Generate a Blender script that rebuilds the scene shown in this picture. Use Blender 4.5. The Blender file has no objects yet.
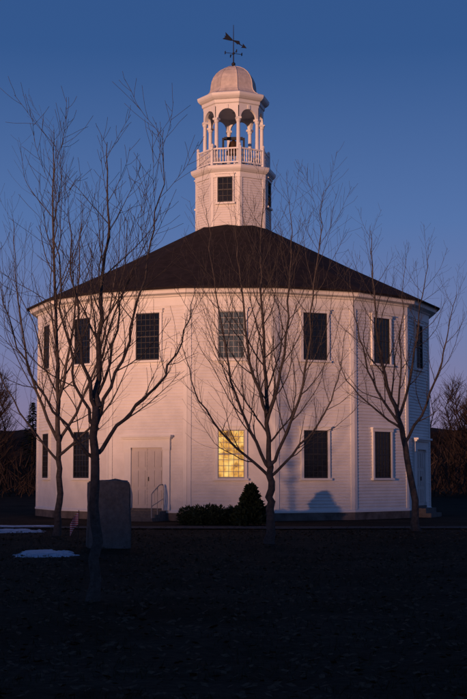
import bpy, math, random, bmesh
from mathutils import Vector, noise, Matrix
random.seed(7)
S=bpy.context.scene
pi=math.pi
# ------------------------------------------------------------ materials
def mat(name,col,rough=0.7,spec=0.3,nscale=None,namt=0.2,bump=0.0,bscale=20,col2=None,metal=0):
    m=bpy.data.materials.new(name); m.use_nodes=True
    nt=m.node_tree; b=nt.nodes['Principled BSDF']
    b.inputs['Base Color'].default_value=(*col,1); b.inputs['Roughness'].default_value=rough
    b.inputs['Specular IOR Level'].default_value=spec; b.inputs['Metallic'].default_value=metal
    tc=nt.nodes.new('ShaderNodeTexCoord')
    if nscale:
        n=nt.nodes.new('ShaderNodeTexNoise'); n.inputs['Scale'].default_value=nscale; n.inputs['Detail'].default_value=6
        n.inputs['Roughness'].default_value=0.65
        nt.links.new(tc.outputs['Object'],n.inputs['Vector'])
        r=nt.nodes.new('ShaderNodeValToRGB'); r.color_ramp.elements[0].position=.3; r.color_ramp.elements[1].position=.7
        c2=col2 if col2 else tuple(c*(1-namt) for c in col)
        r.color_ramp.elements[0].color=(*c2,1); r.color_ramp.elements[1].color=(*col,1)
        nt.links.new(n.outputs['Fac'],r.inputs['Fac']); nt.links.new(r.outputs['Color'],b.inputs['Base Color'])
    if bump:
        n2=nt.nodes.new('ShaderNodeTexNoise'); n2.inputs['Scale'].default_value=bscale; n2.inputs['Detail'].default_value=5
        nt.links.new(tc.outputs['Object'],n2.inputs['Vector'])
        bp=nt.nodes.new('ShaderNodeBump'); bp.inputs['Strength'].default_value=bump; bp.inputs['Distance'].default_value=0.03
        nt.links.new(n2.outputs['Fac'],bp.inputs['Height']); nt.links.new(bp.outputs['Normal'],b.inputs['Normal'])
    return m
M={}
M['paint']=mat('white_clapboard_paint',(.80,.78,.74),.55,.3,1.6,.18,.15,9)
M['trim']=mat('white_trim_paint',(.80,.79,.75),.5,.3,2.5,.10)
M['door']=mat('door_paint',(.60,.56,.52),.5,.3,3,.15)
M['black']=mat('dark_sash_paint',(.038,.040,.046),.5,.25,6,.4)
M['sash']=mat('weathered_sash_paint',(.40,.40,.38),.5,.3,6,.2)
M['glass']=mat('dark_window_glass',(.006,.007,.009),.10,.35,2,.4,.10,2.5)
M['skyglass']=mat('window_glass_sky_tint',(.12,.165,.175),.12,.5,2.2,.6,.1,2.5)  # pale sky reflection painted into the pane colour
M['stone']=mat('foundation_stone',(.20,.17,.15),.9,.1,2.2,.65,.6,7)
M['granite']=mat('granite',(.17,.155,.145),.9,.1,9,.45,.8,14)
M['dome']=mat('dome_metal',(.66,.59,.53),.6,.3,4,.35,.2,12)
M['iron']=mat('wrought_iron',(.02,.02,.022),.5,.4,10,.3)
M['rail']=mat('galvanised_rail',(.35,.34,.33),.4,.5,10,.3)
M['bronze']=mat('bell_bronze',(.16,.09,.04),.35,.5,8,.4,metal=.7)
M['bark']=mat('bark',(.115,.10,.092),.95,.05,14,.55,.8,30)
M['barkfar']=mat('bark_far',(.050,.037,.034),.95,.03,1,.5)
M['conifer']=mat('conifer_foliage',(.022,.035,.022),.9,.05,2,.5)
M['shrub']=mat('evergreen_leaf',(.030,.048,.026),.8,.1,5,.6)
M['snow']=mat('snow',(.62,.64,.70),.7,.2,4,.45,.5,8)
M['leaf']=mat('dead_leaf',(.13,.085,.055),.9,.05,30,.6)
M['grassb']=mat('dormant_grass',(.060,.052,.034),.9,.05,3,.5)
M['gravel']=mat('gravel',(.10,.09,.085),.95,.05,5,.4,.5,40)
M['hill']=mat('hill_woods',(.03,.025,.022),.95,.02,.2,.5)
def shingle():
    m=mat('roof_shingle',(.034,.027,.027),.9,.12,3,.55)
    nt=m.node_tree; b=nt.nodes['Principled BSDF']
    tc=nt.nodes.new('ShaderNodeTexCoord'); w=nt.nodes.new('ShaderNodeTexWave'); w.wave_type='BANDS'; w.bands_direction='Z'; w.wave_profile='SAW'
    w.inputs['Scale'].default_value=3.6; w.inputs['Distortion'].default_value=.6; w.inputs['Detail'].default_value=3; w.inputs['Detail Scale'].default_value=3
    nt.links.new(tc.outputs['Object'],w.inputs['Vector'])
    bp=nt.nodes.new('ShaderNodeBump'); bp.inputs['Strength'].default_value=.5; bp.inputs['Distance'].default_value=.03
    nt.links.new(w.outputs['Fac'],bp.inputs['Height']); nt.links.new(bp.outputs['Normal'],b.inputs['Normal'])
    return m
M['roof']=shingle()
def glowglass():  # patchy golden glow put into the panes as emission, no lamp inside
    m=bpy.data.materials.new('glowing_glass'); m.use_nodes=True; nt=m.node_tree; b=nt.nodes['Principled BSDF']
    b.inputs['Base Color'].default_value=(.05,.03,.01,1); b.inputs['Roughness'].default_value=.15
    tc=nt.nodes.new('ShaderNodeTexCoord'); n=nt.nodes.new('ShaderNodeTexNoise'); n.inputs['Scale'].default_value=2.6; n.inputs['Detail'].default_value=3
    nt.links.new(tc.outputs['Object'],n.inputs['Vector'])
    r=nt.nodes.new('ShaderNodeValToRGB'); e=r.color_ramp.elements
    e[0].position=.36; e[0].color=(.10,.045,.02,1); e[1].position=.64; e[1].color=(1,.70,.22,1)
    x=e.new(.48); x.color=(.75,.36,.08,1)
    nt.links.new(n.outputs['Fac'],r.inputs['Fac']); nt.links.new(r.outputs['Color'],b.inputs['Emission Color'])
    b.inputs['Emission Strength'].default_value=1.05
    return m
M['glow']=glowglass()
def groundmat():
    m=mat('lawn',(.030,.027,.018),.95,.03)
    nt=m.node_tree; b=nt.nodes['Principled BSDF']; tc=nt.nodes.new('ShaderNodeTexCoord')
    def N(s,d=8):
        n=nt.nodes.new('ShaderNodeTexNoise'); n.inputs['Scale'].default_value=s; n.inputs['Detail'].default_value=d; n.inputs['Roughness'].default_value=.7
        nt.links.new(tc.outputs['Object'],n.inputs['Vector']); return n
    a=N(.35); r=nt.nodes.new('ShaderNodeValToRGB'); r.color_ramp.elements[0].position=.35; r.color_ramp.elements[1].position=.68
    r.color_ramp.elements[0].color=(.018,.016,.011,1); r.color_ramp.elements[1].color=(.058,.045,.034,1)
    nt.links.new(a.outputs['Fac'],r.inputs['Fac'])
    c=N(9,6); mx=nt.nodes.new('ShaderNodeMixRGB'); mx.blend_type='MULTIPLY'; mx.inputs[0].default_value=.8
    r2=nt.nodes.new('ShaderNodeValToRGB'); r2.color_ramp.elements[0].position=.35; r2.color_ramp.elements[1].position=.65
    r2.color_ramp.elements[0].color=(.3,.3,.3,1); r2.color_ramp.elements[1].color=(1.4,1.3,1.2,1)
    nt.links.new(c.outputs['Fac'],r2.inputs['Fac']); nt.links.new(r.outputs['Color'],mx.inputs[1]); nt.links.new(r2.outputs['Color'],mx.inputs[2])
    nt.links.new(mx.outputs[0],b.inputs['Base Color'])
    bp=nt.nodes.new('ShaderNodeBump'); bp.inputs['Strength'].default_value=.8; bp.inputs['Distance'].default_value=.05
    nt.links.new(c.outputs['Fac'],bp.inputs['Height']); nt.links.new(bp.outputs['Normal'],b.inputs['Normal'])
    return m
M['ground']=groundmat()
# ------------------------------------------------------------ mesh builder
class MB:
    def __init__(s): s.v=[];s.f=[];s.m=[];s.ms=[]
    def mi(s,k):
        if k not in s.ms: s.ms.append(k)
        return s.ms.index(k)
    def add(s,vs,fs,k):
        o=len(s.v); s.v.extend([tuple(v) for v in vs]); i=s.mi(k)
        for f in fs: s.f.append(tuple(o+q for q in f)); s.m.append(i)
    def hexa(s,p,k):
        s.add(p,[(0,3,2,1),(4,5,6,7),(0,1,5,4),(1,2,6,5),(2,3,7,6),(3,0,4,7)],k)
    def box(s,c,d,k,rot=0):
        x,y,z=d[0]/2,d[1]/2,d[2]/2; R=Matrix.Rotation(rot,3,'Z'); c=Vector(c)
        p=[c+R@Vector(q) for q in [(-x,-y,-z),(x,-y,-z),(x,y,-z),(-x,y,-z),(-x,-y,z),(x,-y,z),(x,y,z),(-x,y,z)]]
        s.hexa(p,k)
    def fbox(s,C,a,ap,u0,u1,z0,z1,d0,d1,k):
        n=Vector((math.sin(a),-math.cos(a),0)); t=Vector((math.cos(a),math.sin(a),0)); C=Vector(C)
        def P(u,d,z): return C+n*(ap+d)+t*u+Vector((0,0,z))
        s.hexa([P(u0,d1,z0),P(u1,d1,z0),P(u1,d0,z0),P(u0,d0,z0),P(u0,d1,z1),P(u1,d1,z1),P(u1,d0,z1),P(u0,d0,z1)],k)
    def lathe(s,C,n,rot,prof,k,circ=False):
        vs=[];f=[]
        for (r,z) in prof:
            R=r if circ else r/math.cos(pi/n)
            for i in range(n):
                a=rot+(i+.5)*2*pi/n
                vs.append((C[0]+R*math.sin(a),C[1]-R*math.cos(a),C[2]+z))
        for j in range(len(prof)-1):
            for i in range(n):
                b=(i+1)%n; f.append((j*n+i,j*n+b,(j+1)*n+b,(j+1)*n+i))
        s.add(vs,f,k)
    def tube(s,pts,rad,n,k):
        vs=[];f=[];m=len(pts)
        ref=None
        for i in range(m):
            t=(pts[min(i+1,m-1)]-pts[max(i-1,0)])
            if t.length<1e-9: t=Vector((0,0,1))
            t.normalize()
            if ref is None:
                ref=t.cross(Vector((.3,1,.1))); 
                if ref.length<.1: ref=t.cross(Vector((1,0,0)))
            ref=(ref-t*ref.dot(t)).normalized(); b=t.cross(ref)
            for j in range(n):
                a=2*pi*j/n; vs.append(pts[i]+(ref*math.cos(a)+b*math.sin(a))*rad[i])
        for i in range(m-1):
            for j in range(n):
                q=(j+1)%n; f.append((i*n+j,i*n+q,(i+1)*n+q,(i+1)*n+j))
        f.append(tuple((m-1)*n+j for j in range(n)))
        s.add(vs,f,k)
    def obj(s,name,parent=None,smooth=False):
        me=bpy.data.meshes.new(name); me.from_pydata(s.v,[],s.f)
        for k in s.ms: me.materials.append(M[k])
        me.polygons.foreach_set('material_index',s.m)
        if smooth: me.polygons.foreach_set('use_smooth',[True]*len(me.polygons))
        me.update(); o=bpy.data.objects.new(name,me); S.collection.objects.link(o)
        if parent: o.parent=parent
        return o
# ------------------------------------------------------------ church
CH=(0.0,63.0,0.0); AP=7.6; D=math.radians
church=bpy.data.objects.new('round_church',None); S.collection.objects.link(church)
half=AP*math.tan(pi/16)
RC=D(-0.6); ED=-.12
w=MB()
prof=[(AP,.34)]; z=.34; st=.112
while z<7.55+ED:
    prof.append((AP+.030,z)); prof.append((AP+.003,z+st)); z+=st
w.lathe(CH,16,RC,prof,'paint')
w.obj('clapboard_walls',church)
w=MB()
w.lathe(CH,16,RC,[(AP-.1,-.4),(AP+.05,-.4),(AP+.05,.26),(AP-.02,.28)],'stone'); w.obj('stone_foundation',church)
w=MB()
w.lathe(CH,16,RC,[(AP,.262),(AP+.07,.262),(AP+.07,.32),(AP+.04,.345),(AP+.0,.35)],'trim')
w.lathe(CH,16,RC,[(r,z+ED) for r,z in [(AP,7.56),(AP+.05,7.56),(AP+.05,7.86),(AP+.10,7.88),(AP+.12,7.93),(AP+.33,7.97),(AP+.35,8.07),(AP+.42,8.12)]],'trim')
for i in range(16):
    a=RC+i*pi/8
    for sx in(-1,1):
        u0,u1=sorted((sx*(half-.13),sx*(half+.004)))
        w.fbox(CH,a,AP,u0,u1,.35,7.555+ED,-.02,.045,'trim')
w.obj('cornice_and_corner_boards',church)
w=MB()
w.lathe(CH,16,RC,[(AP+.40,8.105+ED),(AP+.47,8.105+ED),(AP+.48,8.17+ED),(4.6,9.74),(1.2,11.50)],'roof')
w.obj('roof',church)
def window(name,a,zc,C=CH,ap=AP,W=.92,H=1.66,nx=5,nz=8,glass='glass',sash='black',case='trim',cw=.09):
    w=MB(); h=W/2
    z0,z1=zc-H/2,zc+H/2
    w.fbox(C,a,ap,-h,h,z0,z1,.0,.034,glass)
    w.fbox(C,a,ap,-h-cw,-h,z0,z1,.0,.085,case); w.fbox(C,a,ap,h,h+cw,z0,z1,.0,.085,case)
    w.fbox(C,a,ap,-h-cw-.03,h+cw+.03,z1,z1+.11,.0,.10,case); w.fbox(C,a,ap,-h-cw-.06,h+cw+.06,z1+.11,z1+.15,.0,.14,case)
    w.fbox(C,a,ap,-h-cw-.05,h+cw+.05,z0-.07,z0,.0,.13,case)
    s=.035
    w.fbox(C,a,ap,-h,-h+s,z0,z1,.034,.065,sash); w.fbox(C,a,ap,h-s,h,z0,z1,.034,.065,sash)
    w.fbox(C,a,ap,-h+s,h-s,z0,z0+.05,.034,.065,sash); w.fbox(C,a,ap,-h+s,h-s,z1-s,z1,.034,.065,sash)
    w.fbox(C,a,ap,-h+s,h-s,zc-.022,zc+.022,.034,.07,sash)
    t=.009
    for i in range(1,nx):
        u=-h+s+(W-2*s)*i/nx; w.fbox(C,a,ap,u-t,u+t,z0+.05,z1-s,.034,.052,sash)
    for j in range(1,nz):
        if j*2==nz: continue
        q=z0+.03+(H-.06)*j/nz; w.fbox(C,a,ap,-h+s,h-s,q-t,q+t,.034,.050,sash)
    return w.obj(name,church)
doors=[15,3,8]
for i in range(16):
    a=RC+i*pi/8
    window('upper_window',a,6.39,glass='skyglass' if i==0 else 'glass',sash='sash' if i==0 else 'black')
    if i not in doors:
        window('lower_window',a,2.28,glass='glow' if i==0 else 'glass',sash='sash' if i==0 else 'black')
def door(a,rails):
    w=MB(); h=.62
    z0,z1=.42,2.50
    for sx in(-1,1):
        u0,u1=sorted((sx*.006,sx*h)); w.fbox(CH,a,AP,u0,u1,z0,z1,0,.035,'door')
        c=(u0+u1)/2
        for (p0,p1) in((z0+.12,z0+.62),(z0+.74,z0+1.30),(z0+1.42,z1-.12)):
            for (q0,q1) in((u0+.07,c-.03),(c+.03,u1-.07)):
                w.fbox(CH,a,AP,q0,q1,p0,p1,.035,.055,'door')
    w.fbox(CH,a,AP,.05,.08,1.35,1.5,.035,.08,'iron')
    for sx in(-1,1):
        u0,u1=sorted((sx*h,sx*(h+.26))); w.fbox(CH,a,AP,u0,u1,.36,2.51,0,.09,'trim')
        u0,u1=sorted((sx*(h-.01),sx*(h+.28))); w.fbox(CH,a,AP,u0,u1,.352,.55,.091,.12,'trim')
        w.fbox(CH,a,AP,u0,u1,2.43,2.51,.091,.12,'trim')
    w.fbox(CH,a,AP,-h-.28,h+.28,2.51,2.81,0,.12,'trim')
    w.fbox(CH,a,AP,-h-.33,h+.33,2.81,2.87,0,.20,'trim')
    w.fbox(CH,a,AP,-h-.38,h+.38,2.87,2.94,0,.27,'trim')
    w.fbox(CH,a,AP,-h,h,.34,.42,0,.12,'granite')
    w.obj('double_door',church)
    w=MB()
    for k,(d,zt) in enumerate(((.55,.33),(.85,.22),(1.15,.11)) if rails else ((.45,.33),(.65,.15))):
        w.fbox(CH,a,AP,-.75-.002*k,.75+.002*k,-.2,zt,.06 if k==0 else (.55 if rails else .45,.85)[k-1],d,'granite')
    w.obj('granite_steps',church)
    if not rails: return
    w=MB()
    n=Vector((math.sin(a),-math.cos(a),0)); t=Vector((math.cos(a),math.sin(a),0)); C=Vector(CH)
    for sx in(-.70,.70):
        P=lambda d,z:C+n*(AP+d)+t*sx+Vector((0,0,z))
        w.tube([P(.2,.30),P(.2,1.18),P(.25,1.24),P(.5,1.22),P(1.05,.95),P(1.1,.90),P(1.1,.05)],[.02]*7,6,'rail')
        w.tube([P(.2,.75),P(1.1,.5)],[.013]*2,6,'rail')
        w.tube([P(.65,.2),P(.65,1.15)],[.013]*2,6,'rail')
    w.obj('handrail',church)
for i in doors: door(RC+i*pi/8,i!=3)
# tower
TR=D(-13); TA=1.41
w=MB(); prof=[(TA,10.7)]; z=10.7
while z<13.32: prof.append((TA+.024,z)); prof.append((TA+.002,z+.10)); z+=.10
w.lathe(CH,8,TR,prof,'paint'); th=TA*math.tan(pi/8)
for i in range(8):
    for sx in(-1,1):
        u0,u1=sorted((sx*(th-.10),sx*(th+.003))); w.fbox(CH,TR+i*pi/4,TA,u0,u1,10.8,13.30,-.02,.035,'trim')
w.lathe(CH,8,TR,[(TA,13.30),(TA+.045,13.30),(TA+.045,13.5),(TA+.1,13.53),(TA+.17,13.6),(TA+.20,13.66),(TA+.21,13.76),(TA+.1,13.80),(.05,13.82)],'trim')
w.obj('tower_base',church)
for i in range(0,8,2): window('tower_window',TR+i*pi/4,12.80,ap=TA,W=.62,H=1.02,nx=3,nz=4,cw=.04)
w=MB(); BA=1.36; bh=BA*math.tan(pi/8)
for i in range(8):
    a=TR+i*pi/4
    w.fbox(CH,a,BA,-bh,bh,14.45,14.51,-.05,.03,'trim'); w.fbox(CH,a,BA,-bh,bh,13.90,13.95,-.035,.02,'trim')
    for k in range(-4,5):
        u=k*bh*2/10; n=Vector((math.sin(a),-math.cos(a),0)); t=Vector((math.cos(a),math.sin(a),0))
        p=Vector(CH)+n*(BA-.008)+t*u
        w.lathe(p,6,0,[(.018,13.95),(.018,14.0),(.028,14.1),(.016,14.2),(.026,14.3),(.016,14.4),(.016,14.45)],'trim')
    va=a+pi/8; R=BA/math.cos(pi/8)
    w.box((CH[0]+(R-.02)*math.sin(va),CH[1]-(R-.02)*math.cos(va),14.19),(.11,.11,.75),'trim',va)
    w.lathe((CH[0]+(R-.02)*math.sin(va),CH[1]-(R-.02)*math.cos(va),0),8,0,[(.03,14.56),(.06,14.61),(.055,14.67),(.01,14.71)],'trim')
w.obj('balustrade',church)
w=MB(); A2=1.10; h2=A2*math.tan(pi/8); R2=A2/math.cos(pi/8)
for i in range(8):
    a=TR+i*pi/4; va=a+pi/8
    c=(CH[0]+(R2-.02)*math.sin(va),CH[1]-(R2-.02)*math.cos(va),0)
    w.box((c[0],c[1],13.98),(.22,.22,.34),'trim',va)
    w.lathe(c,14,0,[(.095,14.14),(.095,14.2),(.08,14.22),(.08,14.6),(.07,15.6),(.085,15.62),(.10,15.68),(.10,15.72)],'trim')
    w.box((c[0],c[1],15.76),(.22,.22,.08),'trim',va)
    n=Vector((math.sin(a),-math.cos(a),0)); t=Vector((math.cos(a),math.sin(a),0)); C=Vector(CH)
    r=h2-.09; zc=15.80; top=16.34; K=14
    P=lambda u,d,z:C+n*(A2+d)+t*u+Vector((0,0,z))
    vs=[];fs=[]
    us=[-h2]+[-r*math.cos(pi*j/K) for j in range(K+1)]+[h2]
    zs=[zc]+[zc+r*math.sin(pi*j/K) for j in range(K+1)]+[zc]
    for u,zz in zip(us,zs):
        vs+= [P(u,.05,zz),P(u,.05,top),P(u,-.07,zz),P(u,-.07,top)]
    for j in range(len(us)-1):
        b=4*j; e=b+4
        fs+=[(b,e,e+1,b+1),(b+2,b+3,e+3,e+2),(b,b+2,e+2,e)]
    w.add(vs,fs,'trim')
    w.fbox(CH,a,A2,-.05,.05,zc+r-.01,zc+r+.16,.052,.08,'trim')
w.lathe(CH,8,TR,[(.05,16.26),(A2-.08,16.26),(A2+.052,16.27),(A2+.052,16.36),(A2+.10,16.40),(A2+.11,16.52),(A2+.18,16.56),(A2+.24,16.62),(A2+.27,16.68),(A2+.28,16.77),(A2+.18,16.82),(.8,16.86)],'trim')
w.obj('belfry_arcade',church)
w=MB()
w.lathe(CH,8,TR,[(1.30,16.80),(1.12,16.86),(.98,16.95),(.89,17.08),(.86,17.20),(.85,17.34),(.82,17.52),(.75,17.70),(.64,17.87),(.49,18.01),(.30,18.12),(.13,18.18),(.08,18.20)],'dome')
for i in range(8):
    va=TR+i*pi/4+pi/8; pts=[]
    for r,z in [(1.12,16.86),(.98,16.95),(.89,17.08),(.86,17.20),(.85,17.34),(.82,17.52),(.75,17.70),(.64,17.87),(.49,18.01),(.30,18.12),(.13,18.18)]:
        R=r/math.cos(pi/8); pts.append(Vector((CH[0]+R*math.sin(va),CH[1]-R*math.cos(va),z)))
    w.tube(pts,[.022]*len(pts),5,'dome')
w.obj('bell_dome',church)
w=MB()
w.lathe(CH,16,0,[(.02,14.55),(.33,14.55),(.30,14.62),(.22,14.75),(.18,14.95),(.15,15.05),(.05,15.12),(.01,15.13)],'bronze')
w.box((0,63,15.2),(.76,.10,.12),'black'); w.box((-.42,63,14.5),(.08,.5,1.35),'black'); w.box((.42,63,14.5),(.08,.5,1.35),'black')
w.tube([Vector((0,63,14.35)),Vector((0,63,14.7))],[.05,.02],8,'iron')
w.obj('bell',church)
w=MB()
w.tube([Vector((0,63,18.1)),Vector((0,63,19.95))],[.028,.012],8,'iron')
for z,r in((18.30,.085),(18.75,.05)):
    w.lathe((0,63,z),12,0,[(r*math.sin(q*pi/8),-r*math.cos(q*pi/8)) for q in range(1,8)],'iron',circ=True)
for q in range(2):
    dd=Vector((math.cos(D(20)+q*pi/2),math.sin(D(20)+q*pi/2),0))*.36; c=Vector((0,63,18.75))
    w.tube([c-dd,c+dd],[.012]*2,5,'iron')
    for sg in(-1,1): w.box(c+dd*sg,(.02,.09,.12),'iron',D(20))
ax=Vector((.90,.30,-.42)).normalized(); c=Vector((0,63,19.28)); up=Vector((0,0,1)); up=(up-ax*up.dot(ax)).normalized(); sd=ax.cross(up)*.012
w.tube([c-ax*.42,c+ax*.45],[.018]*2,6,'iron')
def plate(poly):
    vs=[c+ax*x+up*y+sd for x,y in poly]+[c+ax*x+up*y-sd for x,y in poly]; n=len(poly)
    w.add(vs,[tuple(range(n)),tuple(range(2*n-1,n-1,-1))]+[(i,i+n,(i+1)%n+n,(i+1)%n) for i in range(n)],'iron')
plate([(-.45,.16),(-.10,.05),(-.02,0),(-.10,-.05),(-.45,-.16),(-.36,0)])
plate([(.62,0),(.40,.10),(.44,0),(.40,-.10)])
plate([(0,.03),(.22,.12),(.30,.03),(.2,-.05)])
w.obj('weathervane',church)
# ------------------------------------------------------------ trees
def rv(s=1): return Vector((random.gauss(0,s),random.gauss(0,s),random.gauss(0,s)))
def branch(mb,p,d,L,r,level,k,sides=5,upw=.14,wob=.10,dens=1.0):
    n=max(3,int(L/.18)) if L>.5 else 3
    pts=[p.copy()]; rad=[r]; d=d.normalized()
    for i in range(n):
        d=(d+Vector((0,0,upw))+rv(wob)).normalized(); p=p+d*(L/n); pts.append(p.copy()); rad.append(max(r*(1-.8*(i+1)/n),.0026))
    mb.tube(pts,rad,max(3,sides-(2-level)),k)
    if level>0: spawn(mb,pts,rad,L,level,k,sides,dens,.15)
def spawn(mb,pts,rad,L,level,k,sides,dens,t0):
    n=max(2,int(L*(4.6 if level>1 else 9)*dens))
    ph=random.random()*6
    for i in range(n):
        t=t0+(1-t0)*(i+random.random()*.8)/n; t=min(t,.98)
        x=t*(len(pts)-1); j=int(x); f=x-j; p=pts[j].lerp(pts[j+1],f); tg=(pts[j+1]-pts[j]).normalized()
        ph+=2.4+random.uniform(-.4,.4)
        q=tg.orthogonal().normalized(); q=Matrix.Rotation(ph,3,tg)@q
        an=random.uniform(.45,.9); d=tg*math.cos(an)+q*math.sin(an)
        l=(L*.40*(1-t*.70)+.13)*random.uniform(.5,1.4)
        branch(mb,p,d,l,max(rad[j]*.42,.0032),level-1,k,sides,dens=dens)
def smooth(pts,m=4):
    out=[]
    for i in range(len(pts)-1):
        p0=pts[max(i-1,0)];p1=pts[i];p2=pts[i+1];p3=pts[min(i+2,len(pts)-1)]
        for j in range(m):
            t=j/m; out.append(.5*((2*p1)+(p2-p0)*t+(2*p0-5*p1+4*p2-p3)*t*t+(3*p1-p0-3*p2+p3)*t**3)+rv(.020))
    out.append(pts[-1]); return out
def tree(name,x,y,trunk,limbs,r0,rl,seed,dens=1.0,lev=2):
    random.seed(seed); mb=MB(); B=Vector((x,y,-.05))
    tp=smooth([B+Vector((a,0,b)) for a,b in trunk]); n=len(tp)
    rr=[r0*(1.35-.35*min(1,i/2)) *(1-.42*i/n) for i in range(n)]; mb.tube(tp,rr,10,'bark')
    for i,l in enumerate(limbs):
        dy=random.uniform(-1,1)*.55
        ln=[B+Vector((a,dy*(b-l[0][1])*.35,b)) for a,b in l]
        pts=smooth(ln,4); L=sum((pts[q+1]-pts[q]).length for q in range(len(pts)-1))
        m=len(pts); r=rl*(1.0 if i==0 else random.uniform(.5,.72)); rad=[max(r*(1-.9*(q/(m-1))**.75),.004) for q in range(m)]
        mb.tube(pts,rad,7,'bark'); spawn(mb,pts,rad,L,lev,'bark',5,dens,.12)
    return mb.obj(name,smooth=True)
tree('bare_maple_tree',-1.75,25.5,[(0,0),(.01,.8),(-.01,1.7),(0,2.5)],[
 [(0,2.5),(0,3.4),(.06,4.3),(.08,5.2),(.05,6.1)],[(0,2.3),(.25,2.95),(.5,3.7),(.68,4.6),(.82,5.4),(.84,6.1)],
 [(0,1.9),(.4,2.4),(.85,2.9),(1.12,3.5),(1.25,4.1)],[(0,2.2),(-.25,2.8),(-.45,3.6),(-.55,4.5),(-.62,5.3),(-.62,6.1)],
 [(0,1.8),(-.4,2.3),(-.8,2.9),(-1.1,3.6),(-1.25,4.3)],[(0,2.45),(-.2,3.3),(-.3,4.2),(-.35,5)],[(.0,2.48),(.2,3.3),(.3,4.1),(.38,5.0)]],.078,.046,11,.95)
tree('bare_maple_tree',-4.55,43.8,[(0,0),(.03,.9),(0,1.8),(0,2.6)],[
 [(0,2.5),(-.05,4),(-.15,6),(-.25,8),(-.3,9.5),(-.3,10.9)],[(0,2.5),(-.6,3.8),(-1.0,5.4),(-1.2,7),(-1.3,8.4)],
 [(0,2.4),(.6,3.6),(1.1,5.2),(1.4,7),(1.5,8.6)],[(0,2.0),(-.8,3),(-1.5,4.2),(-1.8,5.6)],[(-.02,3.3),(.3,5),(.5,6.8),(.6,8.4)],[(0,2.1),(.8,2.8),(1.5,3.8),(1.9,4.9)]],.10,.075,12,.60)
tree('bare_maple_tree',.83,39.4,[(0,0),(.02,.7),(0,1.3),(0,1.9)],[
 [(0,1.8),(-.05,2.8),(-.1,4.2),(-.18,5.6),(-.18,6.95),(-.1,8.4)],[(-.0,1.75),(-.45,2.6),(-.87,3.75),(-1.1,5.1),(-1.33,6.4),(-1.45,7.7)],
 [(0,1.6),(-.8,2.26),(-1.45,3.06),(-1.85,4),(-2.0,4.8)],[(0,1.85),(.45,2.7),(.8,4),(.96,5.6),(1.1,6.9),(1.2,8.0)],
 [(.0,1.55),(.7,2.3),(1.3,3.1),(1.68,4.1),(1.8,5.0)],[(-.05,2.8),(.27,4),(.45,5.6),(.5,6.9),(.46,7.9)],[(-.07,3.0),(-.45,4.2),(-.62,5.6),(-.73,6.6),(-.8,7.3)]],.115,.07,13,.80)
tree('bare_maple_tree',5.13,46.8,[(0,0),(-.1,1.2),(-.3,2.4),(-.5,3.4)],[
 [(-.5,3.35),(-.85,4.4),(-1.05,5.8),(-1.15,7.2),(-1.2,8.6)],[(-.45,3.1),(-1.1,4),(-1.5,5.2),(-1.75,6.4),(-1.85,7.4)],
 [(-.47,3.2),(-.1,4.5),(.1,5.8),(.3,7),(.45,7.9)],[(-.33,2.5),(.3,3.6),(.75,4.8),(1.0,5.9),(1.2,6.8)],[(-.4,2.9),(-1.2,3.5),(-1.9,4.3),(-2.2,5.2)],[(-.5,3.4),(-.42,4.8),(-.4,6.2),(-.3,7.8)]],.11,.07,14,.72)
# woods: distant belt behind the church, and an unseen shading belt added behind the camera
def woods(mb,n,xr,yr,Hf,base,nb,ntw,thick=1):
    for i in range(n):
        x=random.uniform(*xr); y=random.uniform(*yr); H=Hf(x)
        b=Vector((x,y,base)); tp=[b+Vector((random.gauss(0,.10)*j,random.gauss(0,.10)*j,H*j/5)) for j in range(6)]
        mb.tube(tp,[.14*thick,.12*thick,.10*thick,.07*thick,.04*thick,.015],5,'barkfar')
        for q in range(nb):
            t=random.uniform(.15,.97); xx=t*5; j=min(int(xx),4); p=tp[j].lerp(tp[j+1],xx-j)
            a=random.uniform(0,2*pi); d=Vector((math.cos(a)*.8,math.sin(a)*.8,random.uniform(.4,1.2))).normalized(); L=H*.30*(1.15-t)*random.uniform(.6,1.2)+.3
            e=p+d*L; mid=p+d*L*.5+Vector((0,0,-.05*L))
            mb.tube([p,mid,e],[.03,.02,.008],3,'barkfar')
            for r in range(ntw):
                s=p.lerp(e,random.uniform(.3,1)); mb.tube([s,s+(d*.6+rv(.45)+Vector((0,0,.3)))*random.uniform(.4,.9)],[.014,.006],3,'barkfar')
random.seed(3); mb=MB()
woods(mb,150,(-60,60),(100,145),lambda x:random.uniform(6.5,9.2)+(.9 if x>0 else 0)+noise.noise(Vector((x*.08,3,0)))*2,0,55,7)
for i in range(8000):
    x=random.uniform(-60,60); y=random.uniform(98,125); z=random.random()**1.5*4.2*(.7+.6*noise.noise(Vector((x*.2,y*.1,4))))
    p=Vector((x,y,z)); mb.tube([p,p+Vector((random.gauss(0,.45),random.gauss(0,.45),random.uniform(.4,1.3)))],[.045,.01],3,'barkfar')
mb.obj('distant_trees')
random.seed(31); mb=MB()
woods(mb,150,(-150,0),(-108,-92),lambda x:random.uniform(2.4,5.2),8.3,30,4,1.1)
mb.obj('added_shading_trees')  # added out of view to cast a soft shadow on the lower walls
random.seed(5); mb=MB()
for i in range(14):
    x=random.choice([-1,1])*random.uniform(13,60); y=random.uniform(108,140); H=random.uniform(5,9)
    mb.tube([Vector((x,y,0)),Vector((x,y,H))],[.2,.02],5,'barkfar')
    for q in range(1100):
        t=random.random()**.8; R=(1-t)*H*.27*(.35+.65*random.random()**.5)*(1+.25*math.sin(t*40)); a=random.uniform(0,2*pi)
        p=Vector((x+R*math.cos(a),y+R*math.sin(a),.3+t*(H-.3))); o=Vector((math.cos(a),math.sin(a),-.25))*.35; s=Vector((-math.sin(a),math.cos(a),0))*.12
        mb.add([p-s,p+s,p+o+s*.2,p+o-s*.2],[(0,1,2,3)],'conifer')
mb.obj('distant_conifers')
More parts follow.
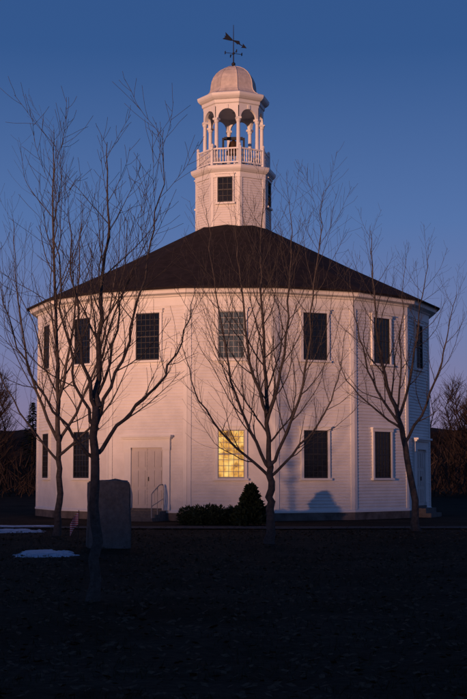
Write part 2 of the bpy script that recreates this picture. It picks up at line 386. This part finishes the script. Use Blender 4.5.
# ------------------------------------------------------------ terrain
def axis(vals):
    out=[]
    for a,b,s in vals:
        n=max(1,int((b-a)/s)); out+=[a+(b-a)*i/n for i in range(n)]
    out.append(vals[-1][1]); return out
X=axis([(-1500,-200,260),(-200,-30,17),(-30,30,.6),(30,200,17),(200,1500,260)])
Y=axis([(-1500,-200,260),(-200,10,17),(10,48,.5),(48,100,2.5),(100,200,17),(200,1800,260)])
def gz(x,y):
    d=math.hypot(x,y-63); f=min(1,max(0,(d-10)/14))*(1 if abs(x)<90 and -60<y<95 else 0)
    return f*(noise.noise(Vector((x*.16,y*.16,1)))*.10+noise.noise(Vector((x*.7,y*.7,5)))*.03)-.005
vs=[(x,y,gz(x,y)) for y in Y for x in X]; nx=len(X)
fs=[(j*nx+i,j*nx+i+1,(j+1)*nx+i+1,(j+1)*nx+i) for j in range(len(Y)-1) for i in range(nx-1)]
mb=MB(); mb.add(vs,fs,'ground'); mb.obj('ground',smooth=True)
def ridge(name,y0,depth,h,x0,x1,seed,amp,base=-.5):
    vs=[];fs=[];NX=160;NY=14
    for j in range(NY+1):
        for i in range(NX+1):
            x=x0+(x1-x0)*i/NX; y=y0+depth*(j/NY-.5); pr=math.sin(pi*j/NY)**.7*min(1,6*i/NX,6*(1-i/NX))
            z=pr*(h+noise.noise(Vector((x*.03,seed,0)))*amp+noise.noise(Vector((x*.3,y*.3,seed)))*amp*.3)+base*(1-pr)
            vs.append((x,y,z))
    for j in range(NY):
        for i in range(NX): a=j*(NX+1)+i; fs.append((a,a+1,a+NX+2,a+NX+1))
    mb=MB(); mb.add(vs,fs,'hill'); return mb.obj(name,smooth=True)
ridge('wooded_hill',190,70,7.0,-260,260,2.3,2.6)
ridge('wooded_hill',-100,40,10.0,-230,110,8.1,.8)  # unseen hill behind the camera, added under the shading trees
# path
mb=MB(); vs=[];fs=[]
xs=[-60+i*1.5 for i in range(81)]
for x in xs:
    for k in range(7):
        y=48.2+k*.3+noise.noise(Vector((x*.2,k*.0,2)))*.3
        vs.append((x,y,gz(x,y)+.03))
for i in range(80):
    for k in range(6): a=i*7+k; fs.append((a,a+7,a+8,a+1))
mb.add(vs,fs,'gravel'); mb.obj('gravel_path')
# snow: thin, ragged, melting patches from a noise field
def snow(cx,cy,rx,ry,seed):
    mb=MB(); N=90; vs=[];ok=[]
    for j in range(N+1):
        for i in range(N+1):
            u=i/N*2-1; v=j/N*2-1; x=cx+u*rx*1.3; y=cy+v*ry*1.3
            h=1-(u*1.3)**2-(v*1.3)**2+.9*noise.noise(Vector((x*1.3,y*1.3,seed)))+.6*noise.noise(Vector((x*4,y*4,seed)))+.35*noise.noise(Vector((x*11,y*11,seed)))
            vs.append((x,y,gz(x,y)+min(.055,.09*h if h>0 else h*.09)+.004)); ok.append(h>-.25)
    fs=[]
    for j in range(N):
        for i in range(N):
            a=j*(N+1)+i; q=(a,a+1,a+N+2,a+N+1)
            if all(ok[z] for z in q): fs.append(q)
    mb.add(vs,fs,'snow'); mb.obj('snow_patch',smooth=True)
snow(-6.9,46.3,1.5,.9,1); snow(-6.6,49.6,1.5,.6,4); snow(-3.75,35.6,.6,1.0,9)
# leaf litter and grass
random.seed(21); mb=MB()
for i in range(9000):
    y=16+random.random()**1.3*34; x=random.uniform(-1,1)*((y-8)*.18+2.5)
    z=gz(x,y)+random.uniform(.004,.03); s=random.uniform(.02,.05); a=random.uniform(0,6.3)
    u=Vector((math.cos(a),math.sin(a),random.uniform(-.4,.4)))*s; v=Vector((-math.sin(a),math.cos(a),random.uniform(-.5,.5)))*s*.7; p=Vector((x,y,z+.01))
    mb.add([p-u,p-v*.9,p+u,p+v],[(0,1,2,3)],'leaf')
mb.obj('fallen_leaves')
mb=MB()
for i in range(30000):
    y=16+random.random()**1.4*32; x=random.uniform(-1,1)*((y-8)*.18+2.5)
    if noise.noise(Vector((x*.9,y*.9,0)))<-.15: continue
    h=random.uniform(.03,.085); p=Vector((x,y,gz(x,y)-.005)); a=random.uniform(0,6.3); u=Vector((math.cos(a),math.sin(a),0))*.006
    mb.add([p-u,p+u,p+Vector((random.gauss(0,.03),random.gauss(0,.03),h))],[(0,1,2)],'grassb')
mb.obj('grass')
# ------------------------------------------------------------ shrubs
def shrub(name,fn,n,size,core):
    mb=MB()
    for c,r in core:
        vs=[];fs=[]
        for j in range(7):
            for i in range(12):
                th=pi*j/6; ph=2*pi*i/12; dv=Vector((math.sin(th)*math.cos(ph)*r[0],math.sin(th)*math.sin(ph)*r[1],math.cos(th)*r[2]))*.85
                vs.append(Vector(c)+dv*(1+.2*noise.noise(dv*3)))
        for j in range(6):
            for i in range(12): fs.append((j*12+i,j*12+(i+1)%12,(j+1)*12+(i+1)%12,(j+1)*12+i))
        mb.add(vs,fs,'conifer')
    for i in range(n):
        p,nr=fn(); u=nr.orthogonal().normalized(); u=Matrix.Rotation(random.uniform(0,6.3),3,nr)@u; d=(nr+rv(.6)).normalized(); s=size*random.uniform(.6,1.5)
        mb.add([p-u*s*.3,p+u*s*.3,p+d*s+u*s*.1,p+d*s-u*s*.1],[(0,1,2,3)],'shrub')
    return mb.obj(name)
random.seed(8)
blobs=[((-1.45+.33*i+random.gauss(0,.07),51.9+random.gauss(0,.12),.24),(.30,.34,random.uniform(.24,.36))) for i in range(6)]
def hedge():
    c,r=random.choice(blobs); d=rv().normalized(); q=random.uniform(.85,1.25); p=Vector((c[0]+d.x*r[0]*q,c[1]+d.y*r[1]*q,max(.02,c[2]+d.z*r[2]*q))); return p,(d+Vector((0,0,.3))).normalized()
shrub('low_hedge',hedge,5200,.07,blobs)
def cone():
    t=random.random()**1.2; a=random.uniform(0,6.3); R=(.44*(1-t)**.8+.02)*(1+.7*noise.noise(Vector((math.cos(a)*2,math.sin(a)*2,t*7))))*random.uniform(.65,1.18)
    return Vector((.52+R*math.cos(a)+.03*t,51.4+R*math.sin(a),.06+t*1.14)),Vector((math.cos(a),math.sin(a),.7)).normalized()
shrub('evergreen_shrub',cone,4200,.12,[((.52,51.4,.36),(.22,.22,.34))])
# ------------------------------------------------------------ monument and flag
bm=bmesh.new(); bmesh.ops.create_cube(bm,size=1)
for v in bm.verts: v.co.x*=.94; v.co.y*=.42; v.co.z*=1.62
bmesh.ops.bevel(bm,geom=bm.edges[:],offset=.03,segments=2,affect='EDGES')
bmesh.ops.subdivide_edges(bm,edges=bm.edges[:],cuts=5,use_grid_fill=True)
for v in bm.verts:
    n=noise.noise_vector(v.co*4)*.035+noise.noise_vector(v.co*11)*.015; v.co+=n
    if v.co.z>.5: v.co.z+=.05*noise.noise(Vector((v.co.x*3,1,0)))
    v.co.x*=1-.03*(v.co.z+.8)
me=bpy.data.meshes.new('granite_monument'); bm.to_mesh(me); bm.free(); me.materials.append(M['granite'])
o=bpy.data.objects.new('granite_monument',me); S.collection.objects.link(o); o.location=(-2.67,37.7,.64); o.rotation_euler=(0,0,D(8))
M['flag']=mat('flag_cloth',(.45,.10,.12),.8,.1)
nt=M['flag'].node_tree; tc=nt.nodes.new('ShaderNodeTexCoord'); sp=nt.nodes.new('ShaderNodeTexWave'); sp.bands_direction='Z'; sp.inputs['Scale'].default_value=7
r=nt.nodes.new('ShaderNodeValToRGB'); r.color_ramp.interpolation='CONSTANT'; r.color_ramp.elements[0].color=(.45,.04,.06,1); r.color_ramp.elements[1].position=.5; r.color_ramp.elements[1].color=(.7,.65,.65,1)
nt.links.new(tc.outputs['Object'],sp.inputs['Vector']); nt.links.new(sp.outputs['Fac'],r.inputs['Fac']); nt.links.new(r.outputs['Color'],nt.nodes['Principled BSDF'].inputs['Base Color'])
mb=MB(); bx,by=-3.36,37.9
mb.tube([Vector((bx,by,-.05)),Vector((bx+.02,by,.82))],[.008]*2,6,'iron')
vs=[];fs=[]
for i in range(9):
    for j in range(5):
        t=i/8; vs.append((bx+.02-.18*t,by+.05*math.sin(t*5),.78-.26*j/4-.22*t*t-.05*t))
for i in range(8):
    for j in range(4): a=i*5+j; fs.append((a,a+1,a+6,a+5))
mb.add(vs,fs,'flag'); mb.obj('small_flag')
# ------------------------------------------------------------ light
EL=3.0; AZ=29
ts=Vector((-math.sin(D(AZ)),-math.cos(D(AZ)),math.tan(D(EL)))).normalized()
L=bpy.data.lights.new('sun','SUN'); L.energy=3.3; L.angle=D(1.3); L.color=(1,.50,.31)
lo=bpy.data.objects.new('sun',L); S.collection.objects.link(lo); lo.rotation_euler=(-ts).to_track_quat('-Z','Y').to_euler(); lo.location=ts*60
W=bpy.data.worlds.new('World'); S.world=W; W.use_nodes=True; nt=W.node_tree; bg=nt.nodes['Background']
sk=nt.nodes.new('ShaderNodeTexSky'); sk.sky_type='NISHITA'; sk.sun_disc=False; sk.sun_elevation=D(EL); sk.sun_rotation=D(180+AZ); sk.ozone_density=3
tc=nt.nodes.new('ShaderNodeTexCoord'); sx=nt.nodes.new('ShaderNodeSeparateXYZ'); nt.links.new(tc.outputs['Generated'],sx.inputs[0])
r=nt.nodes.new('ShaderNodeValToRGB'); e=r.color_ramp.elements
stops=[(0,(.25,.19,.31)),(.05,(.235,.21,.37)),(.10,(.175,.215,.43)),(.18,(.095,.180,.42)),(.30,(.036,.102,.29)),(1,(.010,.03,.12))]
e[0].position=0; e[0].color=(*stops[0][1],1); e[1].position=1; e[1].color=(*stops[-1][1],1)
for p,c in stops[1:-1]: q=e.new(p); q.color=(*c,1)
nt.links.new(sx.outputs['Z'],r.inputs['Fac'])
sc=nt.nodes.new('ShaderNodeMixRGB'); sc.blend_type='MULTIPLY'; sc.inputs[0].default_value=1; sc.inputs[2].default_value=(.5,.5,.5,1); nt.links.new(sk.outputs[0],sc.inputs[1])
mul=nt.nodes.new('ShaderNodeMixRGB'); mul.blend_type='MULTIPLY'; mul.inputs[0].default_value=1; mul.inputs[2].default_value=(10,10,10,1); nt.links.new(r.outputs['Color'],mul.inputs[1])
mx=nt.nodes.new('ShaderNodeMixRGB'); mx.inputs[0].default_value=.90; nt.links.new(sc.outputs[0],mx.inputs[1]); nt.links.new(mul.outputs[0],mx.inputs[2])
nt.links.new(mx.outputs[0],bg.inputs[0]); bg.inputs[1].default_value=.1
# ------------------------------------------------------------ camera
cam=bpy.data.cameras.new('camera'); co=bpy.data.objects.new('camera',cam); S.collection.objects.link(co); S.camera=co
co.location=(0,8,1.6); co.rotation_euler=(D(90+5.17),0,0); cam.sensor_fit='VERTICAL'; cam.sensor_height=36; cam.lens=36*1375/699; cam.clip_end=5000; cam.clip_start=.1
S.view_settings.view_transform='Standard'; S.view_settings.look='None'; S.view_settings.exposure=0
